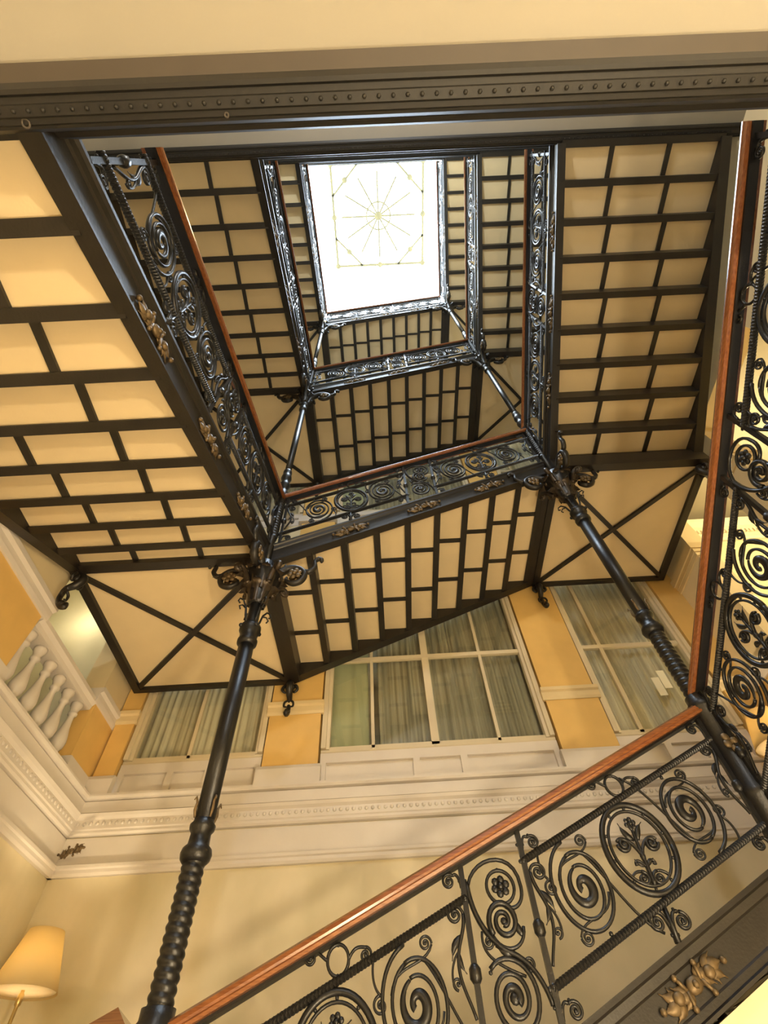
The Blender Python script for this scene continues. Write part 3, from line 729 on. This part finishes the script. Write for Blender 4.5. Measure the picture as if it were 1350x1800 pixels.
# ------------------------------------------------------------------ skylight
sk = struct(obj('window_40', MB().box(sx0-.05, sx0, sy0, sy1, SKZ-.05, SKZ+.3).box(sx1, sx1+.05, sy0, sy1, SKZ-.05, SKZ+.3).box(sx0, sx1, sy0-.05, sy0, SKZ-.05, SKZ+.3).box(sx0, sx1, sy1, sy1+.05, SKZ-.05, SKZ+.3), 'white'))
gx = [sx0, -1.0, .54, 2.1, sx1]; gy = [sy0, -.2, 1.33, 2.87, sy1]
for i in range(4):
    for j in range(4):
        obj('pane', MB().box(gx[i]+.004, gx[i+1]-.004, gy[j]+.004, gy[j+1]-.004, SKZ+.10, SKZ+.11), 'skyglass', sk)
def lb(a, b_, w=.07): obj('lead_bar', MB().bar((*a, SKZ+.085), (*b_, SKZ+.085), w, .02), 'lead', sk)
c0 = (.54, 1.33)
for a, b_ in (((-1, -.2), (2.1, -.2)), ((2.1, -.2), (2.1, 2.87)), ((2.1, 2.87), (-1, 2.87)), ((-1, 2.87), (-1, -.2))): lb(a, b_, .085)
for j in range(12):
    a = 2*PI*j/12; lb((c0[0]+.05*math.cos(a), c0[1]+.05*math.sin(a)), (c0[0]+1.3*math.cos(a), c0[1]+1.3*math.sin(a)), .06)
lb((1.2, -.2), (2.1, .7)); lb((-.1, -.2), (-1, .7)); lb((1.2, 2.87), (2.1, 1.96)); lb((-.1, 2.87), (-1, 1.96))
obj('lead_ring', MB().tube([(c0[0]+.42*math.cos(2*PI*i/36), c0[1]+.42*math.sin(2*PI*i/36), SKZ+.085) for i in range(37)], .032, 6), 'lead', sk)
obj('lead_boss', MB().lathe([(.0, 0), (.14, 0), (.12, -.03), (.0, -.04)], 12, (*c0, SKZ+.09)), 'lead', sk)
for x, y in ((2.1, -.2), (2.1, 2.87), (-1, 2.87), (-1, -.2), (2.1, 1.33), (-1, 1.33), (.54, 2.87), (1.65, .25), (1.65, 2.41), (-.56, .25), (-.56, 2.41)): obj('lead_boss', MB().lathe([(.0, 0), (.10, 0), (.09, -.02), (.0, -.03)], 10, (x, y, SKZ+.09)), 'lead', sk)

# ------------------------------------------------------------------ lamps on the two lowest landings
def floor_lamp(loc, hgt, label, power, sc=1.0):
    root = thing('floor_lamp', loc, 0, label, 'lamp')
    r0, r1, z0, z1 = .222*sc, .120*sc, hgt-.33*sc, hgt
    mb = MB(); n = 40; vs = []; fs = []
    for i in range(n):
        a = 2*PI*i/n
        for r, z in ((r0, z0), (r1, z1), (r1-.004, z1), (r0-.004, z0)): vs.append((r*math.cos(a), r*math.sin(a), z))
    for i in range(n):
        for j in range(4): fs.append((i*4+j, i*4+(j+1) % 4, ((i+1) % n)*4+(j+1) % 4, ((i+1) % n)*4+j))
    obj('lamp_shade', mb.add(vs, fs, True), 'shade', root)
    obj('pole', MB().lathe([(.012, .03), (.012, hgt-.40), (.02, hgt-.39), (.02, hgt-.34), (.012, hgt-.33), (.012, hgt-.25), (.02, hgt-.24), (.02, hgt-.17), (.0, hgt-.17)], 12), 'brass', root)
    obj('base', MB().lathe([(.15, 0), (.15, .015), (.05, .03), (.015, .06)], 24), 'brass', root)
    obj('diffuser', MB().lathe([(.0, z0+.012), (r0-.012, z0+.012), (r0-.012, z0+.016), (.0, z0+.016)], 32), 'diff', root)
    sp_ = MB()
    for j in range(3): a = 2*PI*j/3+.3; sp_.tube([(.01*math.cos(a), .01*math.sin(a), z0+.05), ((r0-.03)*math.cos(a), (r0-.03)*math.sin(a), z0+.02)], .0022, 5)
    obj('shade_frame', sp_, 'brass', root)
    l = light('POINT', 'lamp_bulb', (0, 0, hgt-.16*sc), power, (1.0, .80, .50), .04); l.parent = root
    return root
floor_lamp((-2.59, 4.5, ZL+H0+.22), 1.73, 'warm cream-shaded lamp by the left corner of the far wall', 27)
floor_lamp((3.60, 4.5, ZR+H0+.22), 1.73, 'cream-shaded lamp at the right edge, glimpsed through the right railing', 30)
# bronze sprig in the left corner of the cornice, pale rectangles on the right window
sg_ = obj('bronze_sprig', ORN, 'bronze', None, (WL+.19, YW-.115, 1.965), (0, 0, -.4)); sg_.scale = (.75, .75, .75); tag(sg_, 'small bronze leaf sprig in the left cornice corner', 'ornament')
for i, (x, z) in enumerate(((3.14, 3.40), (3.24, 3.49))):
    pn = obj('pale_rectangle', MB().box(x-.045, x+.045, YW+.070, YW+.076, z-.12, z+.12), 'pale_yellow')
    tag(pn, ('lower left' if i == 0 else 'upper right')+' of two pale rectangles on the right window', 'rectangle', 'rectangles on the right window')

# newel beside the left column where the lowest handrails meet
nw = thing('newel_post', (XL-.175, YF-.03, ZL+H0+.22), 0, 'short newel with a pointed wooden cap beside the left column foot', 'newel')
obj('post', MB().lathe([(.06, 0), (.06, .04), (.03, .07), (.03, .80), (.045, .82), (.045, .86)], 16), 'iron', nw)
cz = .56-(ZL+H0+.22)
obj('cap', MB().add([(-.085, -.085, cz-.10), (.085, -.085, cz-.10), (.085, .085, cz-.10), (-.085, .085, cz-.10), (-.085, -.085, cz-.04), (.085, -.085, cz-.04), (.085, .085, cz-.04), (-.085, .085, cz-.04), (0, 0, cz+.03)],
    [(0, 3, 2, 1), (0, 1, 5, 4), (1, 2, 6, 5), (2, 3, 7, 6), (3, 0, 4, 7), (4, 5, 8), (5, 6, 8), (6, 7, 8), (7, 4, 8)]), 'wood', nw)
